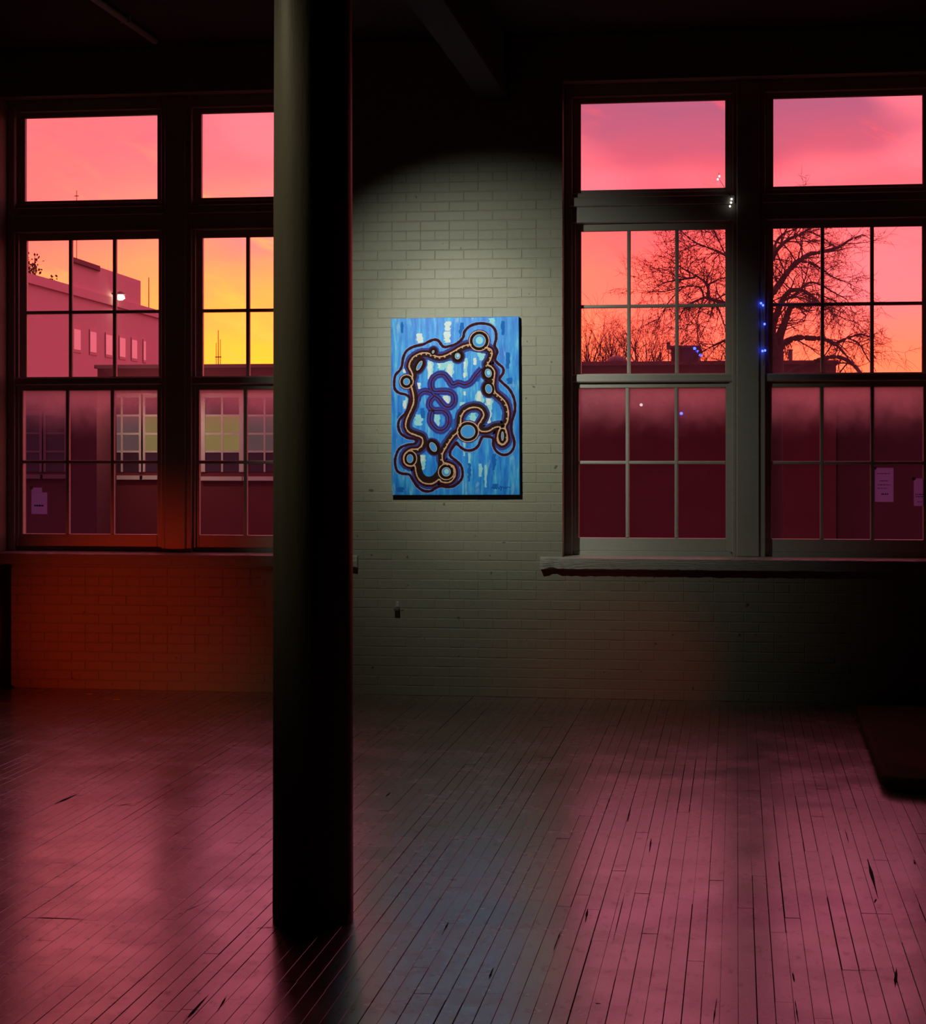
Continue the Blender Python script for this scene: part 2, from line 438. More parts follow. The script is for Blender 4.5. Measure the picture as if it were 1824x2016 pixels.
# floor: boards run straight to the window wall
floor = tag(MB().box(XL, XR, YB, .01, -.3, -.016).build('floor', M_SUB, None, (0, 0, 0)), kind='structure')
me = bpy.data.meshes.new('floor_board')
c = .02
vs = [(-.5 + c, c * .02, 1), (.5 - c, c * .02, 1), (.5 - c, 1 - c * .02, 1), (-.5 + c, 1 - c * .02, 1),
      (-.5, 0, .93), (.5, 0, .93), (.5, 1, .93), (-.5, 1, .93), (-.5, 0, 0), (.5, 0, 0), (.5, 1, 0), (-.5, 1, 0)]
me.from_pydata(vs, [], [(0, 1, 2, 3), (4, 5, 1, 0), (5, 6, 2, 1), (6, 7, 3, 2), (7, 4, 0, 3), (8, 9, 5, 4), (9, 10, 6, 5), (10, 11, 7, 6), (11, 8, 4, 7)])
me.materials.append(M_FLOOR)
PITCH = .0572
boards = []
row = 0
x = -7.0
while x < 3.0:
    y = 0.0 - random.uniform(0, .05)
    y = .008
    first = True
    while y > -10.4:
        L = random.uniform(.7, 2.6) if not first else random.uniform(.2, 2.2)
        first = False
        y2 = y - L
        boards.append((x, max(y2, -10.6), y - .0008))
        y = y2
    x += PITCH
def in_view(bx, y0, y1):
    # largest seen width of the board, 0 outside the frame
    best = 0
    for yy in (y0, (y0 + y1) / 2, y1):
        dx, dy = bx, yy + D
        fw = -dx * sin(TH) + dy * cos(TH); rt = dx * cos(TH) + dy * sin(TH)
        if fw < 5.62: continue
        px = CX + F * rt / fw
        if -20 < px < 1844: best = max(best, F / fw * (y1 - y0))
    return best
ranked = sorted(boards, key=lambda b: -in_view(*b))
restb = MB()
for i, (bx, y0, y1) in enumerate(ranked):
    w = PITCH - random.choice((.0004, .0005, .0007, .0009, .0012, .0018, .0030))
    off = random.uniform(-.0006, .0006); top = random.uniform(-.0009, .0006)
    if i < 300:
        o = bpy.data.objects.new('floor_board', me); COL.objects.link(o); o.parent = floor
        o.location = (bx + off, y0, -.018); o.scale = (w, y1 - y0, .018 + top)
        o.rotation_euler = (0, random.uniform(-.006, .006), 0)
    else:
        a, b2 = bx + off - w / 2, bx + off + w / 2
        restb.add([(a, y0, top), (b2, y0, top), (b2, y1, top), (a, y1, top), (a, y0, -.018), (b2, y0, -.018), (b2, y1, -.018), (a, y1, -.018)],
                  [(0, 1, 2, 3), (4, 5, 1, 0), (5, 6, 2, 1), (6, 7, 3, 2), (7, 4, 0, 3)])
o = restb.build('floor_boards_beyond', M_FLOOR, floor); o['kind'] = 'stuff'
# splintered gouges along the joints
def gouge(px0, py0, px1, py1, w):
    a, b = at_floor(px0, py0), at_floor(px1, py1)
    t = (b - a); L = t.length; t.normalize(); n = Vector((-t.y, t.x, 0))
    N = 7; l, r = [], []
    for i in range(N):
        s = i / (N - 1); q = a + t * L * s; ww = .75 * w * sin(pi * min(1, .08 + s * .9)) * random.uniform(.3, 1.3)
        l.append(q + n * ww * .5 + Vector((0, 0, .0012))); r.append(q - n * ww * .5 + Vector((0, 0, .0012)))
    vs = l + r; fs = [(i, i + 1, N + i + 1, N + i) for i in range(N - 1)]
    MB().add(vs, fs).build('gouge', M_GAP, floor)
for g in [(1153, 1816, 1158, 1788, .014), (1236, 1618, 1243, 1590, .012), (1279, 1679, 1283, 1650, .009), (1709, 1692, 1730, 1770, .016),
          (360, 2014, 412, 1957, .010), (428, 1992, 448, 1958, .006), (108, 1583, 160, 1560, .020), (870, 1842, 884, 1815, .010),
          (963, 1928, 972, 1905, .012), (1173, 1976, 1184, 1976, .012), (1090, 1872, 1106, 1830, .007), (1561, 1915, 1565, 1933, .009),
          (1763, 1945, 1766, 1905, .014), (1405, 2014, 1412, 1965, .006), (1566, 1970, 1573, 2014, .006), (1206, 1860, 1232, 1752, .0035),
          (42, 1806, 195, 1811, .012), (225, 1587, 262, 1582, .010), (340, 1805, 420, 1770, .004), (505, 1827, 540, 1826, .012), (1664, 1632, 1672, 1660, .009),
          (1726, 1770, 1722, 1778, .012), (1800, 1693, 1803, 1703, .014), (940, 1600, 960, 1575, .004), (760, 1568, 770, 1560, .016)]:
    gouge(*g)

# ceiling with its beam
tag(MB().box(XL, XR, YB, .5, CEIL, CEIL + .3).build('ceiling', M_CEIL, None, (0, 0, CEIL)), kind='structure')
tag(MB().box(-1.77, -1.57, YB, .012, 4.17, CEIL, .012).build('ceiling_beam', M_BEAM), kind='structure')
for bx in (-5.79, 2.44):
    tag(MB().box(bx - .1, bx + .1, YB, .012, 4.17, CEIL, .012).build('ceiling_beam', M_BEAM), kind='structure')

# column
cx_, cy_ = -1.552, -6.25
col_ = MB().lathe((cx_, cy_, 0), [(.149, 0), (.150, .04), (.1485, .3), (.1475, 1.5), (.146, 2.6), (.142, 4.0), (.1415, 4.06)], 40)
colo = tag(col_.build('column', M_COLUMN, None, (cx_, cy_, 0), True), kind='structure')
MB().lathe((cx_, cy_, 4.06), [(.142, 0), (.20, .05), (.20, .07)], 40).build('column_cap', M_COLUMN, colo)
MB().box(cx_ - .22, cx_ + .22, cy_ - .22, cy_ + .22, 4.13, 4.17).build('cap_plate', M_COLUMN, colo)

# ------------------------------------------------------------------ windows
Y_L, Y_U = .20, .245                               # room faces of lower and upper sashes
ZT0, ZT1 = 3.565, 4.180
ZU0, ZUM, ZU1 = 2.268, 2.745, 3.278
ZL0, ZLM, ZL1 = 1.110, 1.640, 2.166
def sash(win, name, x0, x1, gx0, gx1, gz0, gz1, zm, z0, z1, y, glass, grid=True):
    fr = MB()
    fr.box(x0, gx0, y, y + .04, z0, z1, .004).box(gx1, x1, y, y + .04, z0, z1, .004)
    fr.box(gx0, gx1, y + .001, y + .04, z0, gz0, .003).box(gx0, gx1, y + .001, y + .04, gz1, z1, .003)
    s = fr.build(name, M_TRIM, win, ((x0 + x1) / 2, y, z0))
    if not grid:
        MB().box(gx0 - .004, gx1 + .004, y + .02, y + .023, gz0 - .004, gz1 + .004).build('pane', glass, s)
        return s
    w = (gx1 - gx0) / 3; mw = .013
    for i in (1, 2):
        xm = gx0 + w * i
        MB().box(xm - mw, xm + mw, y + .002, y + .036, gz0, gz1, .006).build('muntin', M_TRIM, s)
    MB().box(gx0, gx1, y + .004, y + .036, zm - .012, zm + .012, .006).build('muntin', M_TRIM, s)
    for r, (a, b) in enumerate(((gz0, zm), (zm, gz1))):
        for i in range(3):
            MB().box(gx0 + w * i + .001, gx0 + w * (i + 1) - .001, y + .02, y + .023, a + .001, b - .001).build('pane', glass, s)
    return s
def window(n, xl, xr, gx0, gx1):
    """xl..xr the outer frame, gx0..gx1 the glass"""
    f = MB()
    f.box(xl, gx0 - .056, .15, .36, ZO0, ZO1, .004).box(gx1 + .050, xr, .15, .36, ZO0, ZO1, .004)     # jamb linings
    a, b = gx0 - .056, gx1 + .050
    f.box(a, b, .16, .36, ZT1 + .035, ZO1, .004)                                                       # head
    f.box(a, b, .20, .40, ZO0 - .03, 1.018, .004)                                                       # sub-sill
    w = f.build(f'window_{n}', M_TRIM, None, ((xl + xr) / 2, .25, ZO0)); w['kind'] = 'structure'
    tb = MB().box(a - .02, b + .02, .135, .34, 3.442, 3.505, .006).box(a, b, .165, .34, 3.33, 3.442, .004).box(a, b, .178, .3, 3.505, 3.54, .003)
    tb.build('transom_bar', M_TRIM, w)
    MB().box(gx0 - .056, gx0 - .035, .18, .2, 1.018, 3.33).build('stop_bead', M_TRIM, w)
    MB().box(gx1 + .030, gx1 + .05, .18, .2, 1.018, 3.33).build('stop_bead', M_TRIM, w)
    sash(w, 'transom_sash', a, b, gx0, gx1, ZT0, ZT1, 0, 3.505, ZT1 + .04, .215, M_GLASS_T, False)
    sash(w, 'upper_sash', a, b, gx0, gx1, ZU0, ZU1, ZUM, 2.19, 3.335, Y_U, M_GLASS_U)
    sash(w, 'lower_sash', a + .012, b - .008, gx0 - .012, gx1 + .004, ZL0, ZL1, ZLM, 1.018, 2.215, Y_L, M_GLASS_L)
    MB().box(a - .012, b + .012, .165, .25, 2.205, 2.262, .008).build('meeting_rail', M_TRIM, w)
    return w
for p, (x0, x1) in enumerate(OPEN):
    window(1 + 2 * p, x0 + .0, x0 + 1.20, x0 + .110, x0 + 1.122)
    window(2 + 2 * p, x0 + 1.36, x1, x0 + 1.455, x0 + 2.470)
    tag(MB().box(x0 + 1.20, x0 + 1.36, .135, .38, ZO0, ZO1, .008).build(f'trim_{1 + 2 * p}', M_TRIM), kind='structure')     # centre post
    sx0, sx1 = ((-5.30, -2.648), (-1.351, 1.52))[p]
    # stool with ragged peeling edges
    mb = MB(); N = 90; top = .984; bot = .899
    ringv = []
    for i in range(N + 1):
        xx = sx0 + (sx1 - sx0) * i / N
        j = lambda s: random.uniform(-s, s)
        jj = 3.0 if (i < 4 and p == 1) else 1.0
        ringv += [(xx, .22, top + .004), (xx, -.035, top + j(.0010)), (xx, -.050 + j(.0015) * jj, top - .008 + j(.0012) * jj), (xx, -.052 + j(.002) * jj, (top + bot) / 2 + j(.004)),
                  (xx, -.050 + j(.002) * jj, bot + .006 + j(.003) * jj), (xx, -.030, bot + j(.002)), (xx, .22, bot)]
    fs = []
    for i in range(N):
        for q in range(7):
            q2 = (q + 1) % 7
            fs.append((i * 7 + q, i * 7 + q2, (i + 1) * 7 + q2, (i + 1) * 7 + q))
    fs += [tuple(range(7)), tuple(N * 7 + q for q in reversed(range(7)))]
    st = mb.add(ringv, fs).build(f'trim_{2 + 2 * p}', M_SILL); st['kind'] = 'structure'

# ------------------------------------------------------------------ the painting
PW, PH = .906, 1.243
pc = Vector((-1.946, 0, 2.035))
pic = empty('painting', (pc.x, -.002, pc.z - PH / 2))
tag(pic, 'blue abstract canvas with winding dark and tan looping bands, hung on brick pier', 'painting')
def m_canvas(kk):
    p = kk.n('ShaderNodeTexCoord').outputs['Object']
    s = kk.n('ShaderNodeSeparateXYZ', i_0=p)
    st = kk.noise(scaled(kk, p, (30, 1, 3.6)), 1.0, 5, .6, .4)
    st2 = kk.noise(scaled(kk, p, (16, 1, 5.5)), 1.3, 3, .5, .6)
    fine = kk.noise(scaled(kk, p, (120, 1, 14)), 1.0, 4, .6)
    v = kk.math('ADD', kk.math('MULTIPLY', st, .75), kk.math('MULTIPLY', fine, .25))
    c = kk.ramp(v, [(.28, (.006, .11, .60)), (.42, (.010, .23, .88)), (.52, (.02, .35, .98)), (.62, (.09, .55, 1.0)), (.74, (.50, .86, 1.0))])
    c = kk.mix(kk.math('MULTIPLY', kk.smooth(st2, .60, .74), .6), c, (.30, .66, .93))
    c = kk.mix(kk.math('MULTIPLY', kk.smooth(st2, .36, .24), .6), c, (.008, .13, .50))
    return pbr(kk, c, .45, v, .2, .002)
M_CANVAS = mat('blue_streaked_paint', m_canvas)
x0, x1, z0 = pc.x - PW / 2, pc.x + PW / 2, pc.z - PH / 2
cv_ = MB().box(x0, x1, -.042, -.003, z0, z0 + PH, .002)
cv_.build('canvas', M_CANVAS, pic)
PN = {n: simple('paint_' + n, c, .7, 60, .15, Specular_IOR_Level=.15) for n, c in dict(
    maroon=(.040, .003, .009), black=(.004, .002, .002), tan=(.74, .44, .28), violet=(.045, .075, .42), purple=(.055, .025, .22),
    lilac=(.20, .40, 1.0), red=(.13, .008, .03), brown=(.022, .009, .005), mid=(.05, .06, .30), white=(.78, .95, 1.0), pale=(.36, .80, 1.0), cyan=(.06, .36, .92), deep=(.010, .16, .62)).items()}
def cw(x, y, layer):
    u = (x - 120 - (y - 128) * .0115) / 1252; v = (y - 128) / 1757
    return Vector((x0 + u * PW, -.0423 - layer * .00035, z0 + PH - v * PH))
def spline(pts, closed, n=7):
    out = []; N = len(pts)
    rng = range(N if closed else N - 1)
    for i in rng:
        P = [Vector(pts[(i + d) % N]) if closed else Vector(pts[min(max(i + d, 0), N - 1)]) for d in (-1, 0, 1, 2)]
        for s in range(n):
            t = s / n
            out.append(.5 * ((2 * P[1]) + (P[2] - P[0]) * t + (2 * P[0] - 5 * P[1] + 4 * P[2] - P[3]) * t * t + (3 * P[1] - P[0] - 3 * P[2] + P[3]) * t ** 3))
    if not closed: out.append(Vector(pts[-1]))
    return out
def ribbon(mb, pts, width, layer, closed=False, off=0.0, wob=.06):
    q = spline([(x, y) for x, y in pts], closed)
    N = len(q); L, R = [], []
    for i, p in enumerate(q):
        t = (q[(i + 1) % N] - q[i - 1]) if closed else (q[min(i + 1, N - 1)] - q[max(i - 1, 0)])
        if t.length < 1e-6: t = Vector((1, 0))
        t.normalize(); n = Vector((-t.y, t.x))
        w = width * .5 * (1 + random.uniform(-wob, wob))
        a, b = p + n * (off + w), p + n * (off - w)
        L.append(cw(a.x, a.y, layer)); R.append(cw(b.x, b.y, layer))
    fs = [(i, (i + 1) % N, N + (i + 1) % N, N + i) for i in range(N if closed else N - 1)]
    mb.add(L + R, fs)
def ell(cx, cy, rx, ry, rot=0):
    r = math.radians(rot)
    return [(cx + rx * cos(a) * cos(r) - ry * sin(a) * sin(r), cy + rx * cos(a) * sin(r) + ry * sin(a) * cos(r)) for a in [2 * pi * i / 10 for i in range(10)]]
def disc(mb, pts, layer):
    q = spline(pts, True, 4); c = sum(q, Vector((0, 0))) / len(q)
    vs = [cw(c.x, c.y, layer)] + [cw(p.x, p.y, layer) for p in q]
    mb.add(vs, [(0, i + 1, (i + 1) % len(q) + 1) for i in range(len(q))])
OUTER = [(640,415),(590,355),(545,345),(490,365),(440,390),(350,410),(280,450),(245,520),(235,590),(215,640),(170,690),(158,760),(165,830),(210,870),(270,885),(310,920),(300,1000),(280,1060),(215,1130),(200,1200),(225,1270),(290,1315),(350,1325),(385,1345),(360,1375),(290,1385),(215,1420),(180,1490),(170,1560),(190,1640),(240,1670),(310,1680),(340,1720),(385,1790),(450,1840),(520,1845),(570,1815),(625,1795),(680,1805),(750,1795),(815,1740),(835,1680),(820,1600),(770,1545),(715,1500),(715,1450),(745,1400),(775,1365),(800,1400),(860,1440),(930,1440),(985,1400),(1010,1340),(1030,1310),(1090,1310),(1130,1330),(1135,1400),(1170,1460),(1230,1490),(1290,1475),(1330,1420),(1335,1350),(1310,1260),(1310,1170),(1340,1060),(1335,950),(1290,850),(1215,775),(1190,740),(1225,680),(1220,630),(1165,580),(1145,540),(1165,470),(1140,410),(1155,340),(1145,260),(1090,205),(990,190),(900,215),(845,270),(830,330),(770,385),(700,410)]
MAIN = [(1085,445),(1000,425),(900,405),(820,425),(740,470),(660,510),(590,520),(530,500),(470,480),(400,490),(340,530),(310,600),(335,660),(345,700),(325,770),(340,830),(355,900),(355,970),(325,1050),(290,1130),(280,1200),(310,1255),(380,1285),(440,1315),(445,1380),(400,1430),(320,1440),(268,1490),(270,1560),(320,1590),(370,1590),(385,1660),(410,1720),(460,1760),(540,1765),(605,1725),(640,1750),(710,1750),(755,1690),(745,1610),(690,1580),(640,1560),(630,1480),(665,1410),(700,1350),(745,1290),(800,1235),(812,1110),(860,1040),(940,1012),(1010,1030),(1045,1090),(1020,1150),(990,1200),(1010,1245),(1080,1250),(1150,1212),(1205,1215),(1185,1280),(1180,1350),(1222,1385),(1262,1345),(1255,1270),(1240,1215),(1265,1150),(1270,1060),(1240,970),(1180,910),(1140,870),(1125,800),(1130,740),(1135,670),(1100,620),(1065,600),(1095,545),(1110,480)]
RINGS = [(990,362,74,76,0),(780,510,38,42,0),(540,465,22,28,20),(405,600,30,64,28),(280,757,44,46,0),(1080,682,44,54,-15),(1085,838,44,58,-10),(885,1258,82,78,0),(1222,1305,24,56,0),(545,1408,42,62,-30),(318,1522,44,54,0),(675,1655,55,56,0)]
USHAPE = [(400,1480),(410,1590),(445,1690),(520,1718),(590,1660),(612,1570),(608,1470)]
SNAKE1 = [(385,945),(400,890),(450,855),(510,865),(550,900),(590,925),(625,970),(665,1010),(715,1008),(748,960),(742,895),(695,860),(620,855),(550,855),(522,805),(532,740),(580,695),(645,692),(690,740),(730,795),(790,778),(850,795),(910,770),(960,705),(1015,640)]
SNAKE2 = [(550,905),(512,950),(508,1005),(555,1045),(640,1050),(690,1100),(690,1185),(640,1240),(575,1232),(518,1160),(520,1085),(540,1045)]
def stroke(name, colr, fn):
    mb = MB(); fn(mb); return mb.build(name, PN[colr], pic)
dab_n = 0
def dabs(name, colr, lst):
    global dab_n
    for x, y, w, h in lst:
        n = 9; L = []; R = []; ly = .3 + .016 * dab_n; dab_n += 1
        for i in range(n):
            s = i / (n - 1); ww = w * .5 * (1 - .6 * abs(s - .4))
            L.append(cw(x - ww + random.uniform(-.16, .16) * w, y - h / 2 + h * s, ly)); R.append(cw(x + ww + random.uniform(-.16, .16) * w, y - h / 2 + h * s, ly))
        MB().add(L + R, [(i, n + i, n + i + 1, i + 1) for i in range(n - 1)]).build(name, PN[colr], pic)
dabs('pale_brush_dab', 'pale', [(700,640,100,160),(860,620,40,180),(1000,940,80,170),(1090,1010,70,190),(510,640,60,190),(440,1560,60,150),(620,600,80,90),(400,1140,80,110),(830,1000,50,70),(690,970,90,130),(1010,500,70,110),(300,940,80,60),(1110,180,60,80),(900,1600,30,260),(1060,1700,26,220),(850,1420,24,160),(1010,1640,40,130),(580,1150,60,200),(270,650,60,40),(930,1120,70,90)])
dabs('deep_brush_dab', 'deep', [(230,220,30,110),(820,260,50,160),(1270,560,40,160),(1290,760,60,60),(440,1070,50,100),(1140,1560,40,160),(210,1120,40,120),(900,1660,36,180),(1220,240,36,140),(225,1830,80,50),(1150,1800,60,50),(740,1190,40,120),(980,720,50,90)])
dabs('white_brush_dab', 'white', [(408,330,66,100),(682,212,62,92),(676,320,72,110),(258,650,34,40),(508,650,34,170),(705,650,56,130),(948,565,34,70),(850,600,22,70),(848,700,26,50),(850,880,24,40),(665,950,70,100),(990,910,46,90),(1085,960,46,70),(440,1520,40,60),(262,985,34,80),(1090,1120,40,120),(400,800,44,60),(600,590,24,70)])
stroke('outer_line_halo', 'lilac', lambda m: ribbon(m, OUTER, 44, 2, True))
stroke('main_band_halo', 'mid', lambda m: ribbon(m, MAIN, 112, 3, True))
for r_ in RINGS: stroke('ring_halo', 'mid', lambda m: ribbon(m, ell(*r_[:2], r_[2] + 6, r_[3] + 6, r_[4]), 60, 3.3, True))
for q_ in (SNAKE1, SNAKE2): stroke('snake_halo', 'violet', lambda m: ribbon(m, q_, 74, 3.6 if q_ is SNAKE1 else 3.8))
stroke('outer_line', 'maroon', lambda m: ribbon(m, OUTER, 26, 4.2, True, wob=.15))
for q_ in (SNAKE1, SNAKE2):
    l_ = 0 if q_ is SNAKE1 else 1.2
    stroke('snake_band', 'purple', lambda m: ribbon(m, q_, 56, 4.4 + l_))
    stroke('snake_core', 'violet', lambda m: ribbon(m, q_, 36, 4.7 + l_))
    stroke('snake_core_line', 'maroon', lambda m: ribbon(m, q_, 12, 4.9 + l_))
    s_ = spline(q_, False)
    for i in range(6, len(s_) - 6, 11):
        stroke('snake_dash', 'red', lambda m: ribbon(m, [tuple(s_[i]), tuple(s_[i + 2])], 24, 5.2 + l_))
stroke('main_band', 'maroon', lambda m: ribbon(m, MAIN, 68, 7, True))
for r_ in RINGS: stroke('ring_band', 'maroon', lambda m: ribbon(m, ell(*r_[:2], r_[2] + 8, r_[3] + 6, r_[4]), 34, 7.3, True))
stroke('main_band_core', 'brown', lambda m: ribbon(m, MAIN, 26, 7.8, True, -15))
stroke('inner_pocket_line', 'brown', lambda m: ribbon(m, USHAPE, 34, 7.9))
def rbump(mb):
    s = spline(MAIN, True)
    for i in range(0, len(s), 5):
        ribbon(mb, [tuple(s[i] + Vector((-5, -5))), tuple(s[i] + Vector((5, 5)))], 12, 8.1, False, 9)
o = stroke('main_band_bump', 'tan', rbump); o['kind'] = 'stuff'
stroke('tan_line', 'tan', lambda m: ribbon(m, MAIN, 13, 8.5, True, 6, .25))
for r_ in (RINGS[0], RINGS[4], RINGS[7], RINGS[10], RINGS[11], RINGS[8]):
    stroke('tan_ring_line', 'tan', lambda m: ribbon(m, ell(r_[0], r_[1], r_[2] + 22, r_[3] + 22, r_[4]), 9, 8.7, True, 0, .2))
for j, r_ in enumerate(RINGS):
    stroke('ring_line', 'black', lambda m: ribbon(m, ell(*r_), 21 if r_[2] > 30 else 14, 9.2, True))
    stroke('ring_fill', 'cyan', lambda m: disc(m, ell(r_[0], r_[1], max(r_[2] - 10, 7), max(r_[3] - 10, 10), r_[4]), 9.1))
    if j in (0, 1, 5, 11): stroke('ring_fill_pale', 'pale', lambda m: disc(m, ell(r_[0] + 3, r_[1] - 4, max(r_[2] - 15, 7) * .6, max(r_[3] - 15, 10) * .6, r_[4]), 10))
    stroke('ring_edge', 'tan', lambda m: ribbon(m, ell(r_[0], r_[1], max(r_[2] - 13, 7), max(r_[3] - 13, 10), r_[4]), 6, 10.4, True))
stroke('signature', 'deep', lambda m: ribbon(m, [(1115,1818),(1130,1800),(1140,1822),(1155,1804),(1166,1822),(1180,1802),(1190,1824),(1205,1795),(1212,1830),(1204,1838),(1222,1800),(1235,1818),(1248,1804),(1256,1820),(1270,1806),(1300,1812)], 5, 6))
pic.rotation_euler = (0, math.radians(-.35), 0)

# ------------------------------------------------------------------ small things in the room
h = at_plane(783, 1198, 0)
hk = empty('wall_bracket', (h.x, -.002, h.z - .05)); tag(hk, 'small metal bracket on the brick wall low under the painting', 'bracket')
MB().box(h.x - .010, h.x + .012, -.012, .0, h.z + .01, h.z + .05, .003).build('back_plate', M_TRIM, hk)
MB().box(h.x - .020, h.x + .018, -.045, -.0, h.z - .003, h.z + .006, .002).box(h.x - .020, h.x + .018, -.045, -.038, h.z - .012, h.z - .003, .001).build('shelf_lip', M_METAL, hk)

cp = at_plane(335, 112, 0)
cpo = MB().tube([(cp.x, -.35, CEIL - .03), (cp.x, -5, CEIL - .03), (cp.x, -9.5, CEIL - .03)], .022, 10).build('conduit_pipe', M_CONDUIT, None, (cp.x, -5, CEIL - .04), True)
tag(cpo, 'thin grey conduit pipe running along the dark ceiling above the left windows', 'pipe')
for yy in (-1.0, -3.0, -5.0, -7.0):
    MB().box(cp.x - .035, cp.x + .035, yy - .012, yy + .012, CEIL - .045, CEIL, .002).build('pipe_clip', M_CONDUIT, cpo)

hp = at_plane(4, 1240, -.06)
hpo = MB().tube([(hp.x, -.07, 0), (hp.x, -.07, .86)], .034, 14).build('riser_pipe', M_IRON, None, (hp.x, -.07, 0), True)
tag(hpo, 'black riser pipe standing at the wall below the left end of the window sill', 'pipe')
MB().lathe((hp.x, -.07, 0), [(.06, 0), (.06, .012), (.036, .02)], 16).build('floor_flange', M_IRON, hpo)
MB().lathe((hp.x, -.07, .86), [(.034, 0), (.04, .005), (.04, .02), (.02, .03)], 16).build('pipe_cap', M_IRON, hpo)

# the track spotlight that lights the painting, hanging in line with the column
sl = Vector(SPOT_LOC); ax = (Vector(SPOT_AIM) - sl).normalized()
ts = empty('track_spotlight', (sl.x, sl.y - .1, CEIL - .05)); tag(ts, 'black track spotlight on a drop stem behind the column, aimed at the painting', 'spotlight')
MB().tube([(sl.x, sl.y - .1, CEIL), (sl.x, sl.y - .1, sl.z + .06)], .010, 10).build('drop_stem', M_IRON, ts)
MB().box(sl.x - .6, sl.x + .6, sl.y - .12, sl.y - .08, CEIL - .035, CEIL).build('track', M_IRON, ts)
MB().tube([sl - ax * .17, sl - ax * .15, sl - ax * .02], [.03, .052, .056], 18).build('lamp_housing', M_IRON, ts, None, True)
MB().tube([sl - ax * .018, sl - ax * .012], .046, 18).build('lens', M_WHITEWOOD, ts)

# low padded platform at the right
mb = MB(); R_ = .16; xa, xb, ya, yb = .735, 2.6, -3.40, -.66; Z0, Z1 = .012, .085
outline = [(xa + R_ - R_ * cos(t), ya + R_ - R_ * sin(t)) for t in [i * pi / 2 / 8 for i in range(9)]] + [(xb, ya), (xb, yb), (xa + .03, yb)]
def inset(poly, d):
    c = Vector(((xa + xb) / 2, (ya + yb) / 2)); out = []
    for p in poly:
        v = Vector(p) - c
        out.append((c.x + v.x * (1 - d / abs((xb - xa) / 2)), c.y + v.y * (1 - d / abs((yb - ya) / 2))))
    return out
rings = [(inset(outline, .014), Z0), (inset(outline, .0), Z0 + .015), (outline, Z1 - .02), (inset(outline, .008), Z1 - .006), (inset(outline, .026), Z1)]
n = len(outline); vs = [(x, y, z) for ring, z in rings for x, y in ring]
fs = [(i * n + j, i * n + (j + 1) % n, (i + 1) * n + (j + 1) % n, (i + 1) * n + j) for i in range(4) for j in range(n)] + [tuple(reversed(range(n))), tuple(4 * n + j for j in range(n))]
plat = mb.add(vs, fs).build('floor_platform', M_MAT, None, (1.6, -2, 0), True)
tag(plat, 'low dark platform with a rounded corner lying on floor boards by right windows', 'platform')
for x_, y_2 in ((.95, -3.1), (2.4, -3.1), (.95, -.9), (2.4, -.9)):
    MB().lathe((x_, y_2, 0), [(.05, 0), (.05, .015)], 12).build('foot', M_IRON, plat)

# thin strings of tiny lights on the post between the right windows
def light_string(name, label, pts, bulbs, y, m):
    P = [at_plane(px, py, y) for px, py in pts]
    root = empty(name, P[-1]); tag(root, label, 'string lights')
    MB().tube([p + Vector((0, .004, 0)) for p in P], .0016, 5).build('wire', M_IRON, root)
    for px, py in bulbs:
        q = at_plane(px, py, y)
        mbb = MB().lathe((q.x, q.y, q.z - .008), [(.002, 0), (.006, .003), (.0075, .008), (.006, .013), (.002, .016)], 10)
        mbb.build('bulb', m, root, None, True)
light_string('blue_light_string', 'three tiny blue lights at left edge of the rightmost window', [(1502, 560), (1500, 598), (1506, 640), (1506, 690), (1504, 720)], [(1499, 597), (1503, 601), (1506, 638), (1507, 690), (1502, 691)], .125, M_BLUE)
light_string('clear_light_string', 'tiny clear lights dangling over transom bar beside the dark window post', [(1416, 340), (1416, 352), (1440, 388), (1442, 398), (1438, 408)], [(1414, 353), (1417, 347), (1441, 392), (1440, 399), (1438, 406)], .125, M_WHITE)

# paper notices taped to the panes
def notice(label, px0, py0, px1, py1, lines, corner=False):
    a, b = at_plane(px0, py1, Y_L + .019), at_plane(px1, py0, Y_L + .019)
    root = empty('paper_notice', (a.x / 2 + b.x / 2, a.y, a.z)); tag(root, label, 'notice')
    if corner:
        cxx, czz = b.x - (b.x - a.x) * .33, b.z - (b.z - a.z) * .18
        MB().box(a.x, b.x, a.y - .0012, a.y, a.z, czz).box(a.x, cxx, a.y - .0012, a.y, czz, b.z).build('sheet', M_PAPER, root)
    else:
        MB().box(a.x, b.x, a.y - .0012, a.y, a.z, b.z).build('sheet', M_PAPER, root)
    for (u0, u1, v, hgt) in lines:
        xx0, xx1 = a.x + (b.x - a.x) * u0, a.x + (b.x - a.x) * u1; zz = b.z - (b.z - a.z) * v
        mb = MB(); q = xx0
        while q < xx1:
            w = random.uniform(.006, .02)
            mb.box(q, min(q + w, xx1), a.y - .0018, a.y - .0012, zz - hgt / 2, zz + hgt / 2); q += w + .004
        mb.build('printed_line', M_INK, root)
    MB().box(a.x - .012, a.x + .012, a.y - .002, a.y - .0012, b.z - .012, b.z + .01).build('tape', M_WHITEWOOD, root)
notice('white label with cut corner and dark line taped inside the leftmost window', 62, 960, 93, 1012, [(.18, .8, .68, .012)], True)
notice('lined paper notice taped inside the lower sash of the rightmost window', 1723, 921, 1760, 988, [(.12, .8, .17, .004), (.25, .75, .38, .005), (.15, .85, .5, .004), (.15, .7, .6, .004), (.35, .75, .77, .008)])
notice('paper notice cut off by right frame edge, beside the lined notice', 1800, 942, 1832, 996, [(.1, .9, .58, .006), (.1, .9, .66, .005), (.2, .9, .85, .004)])

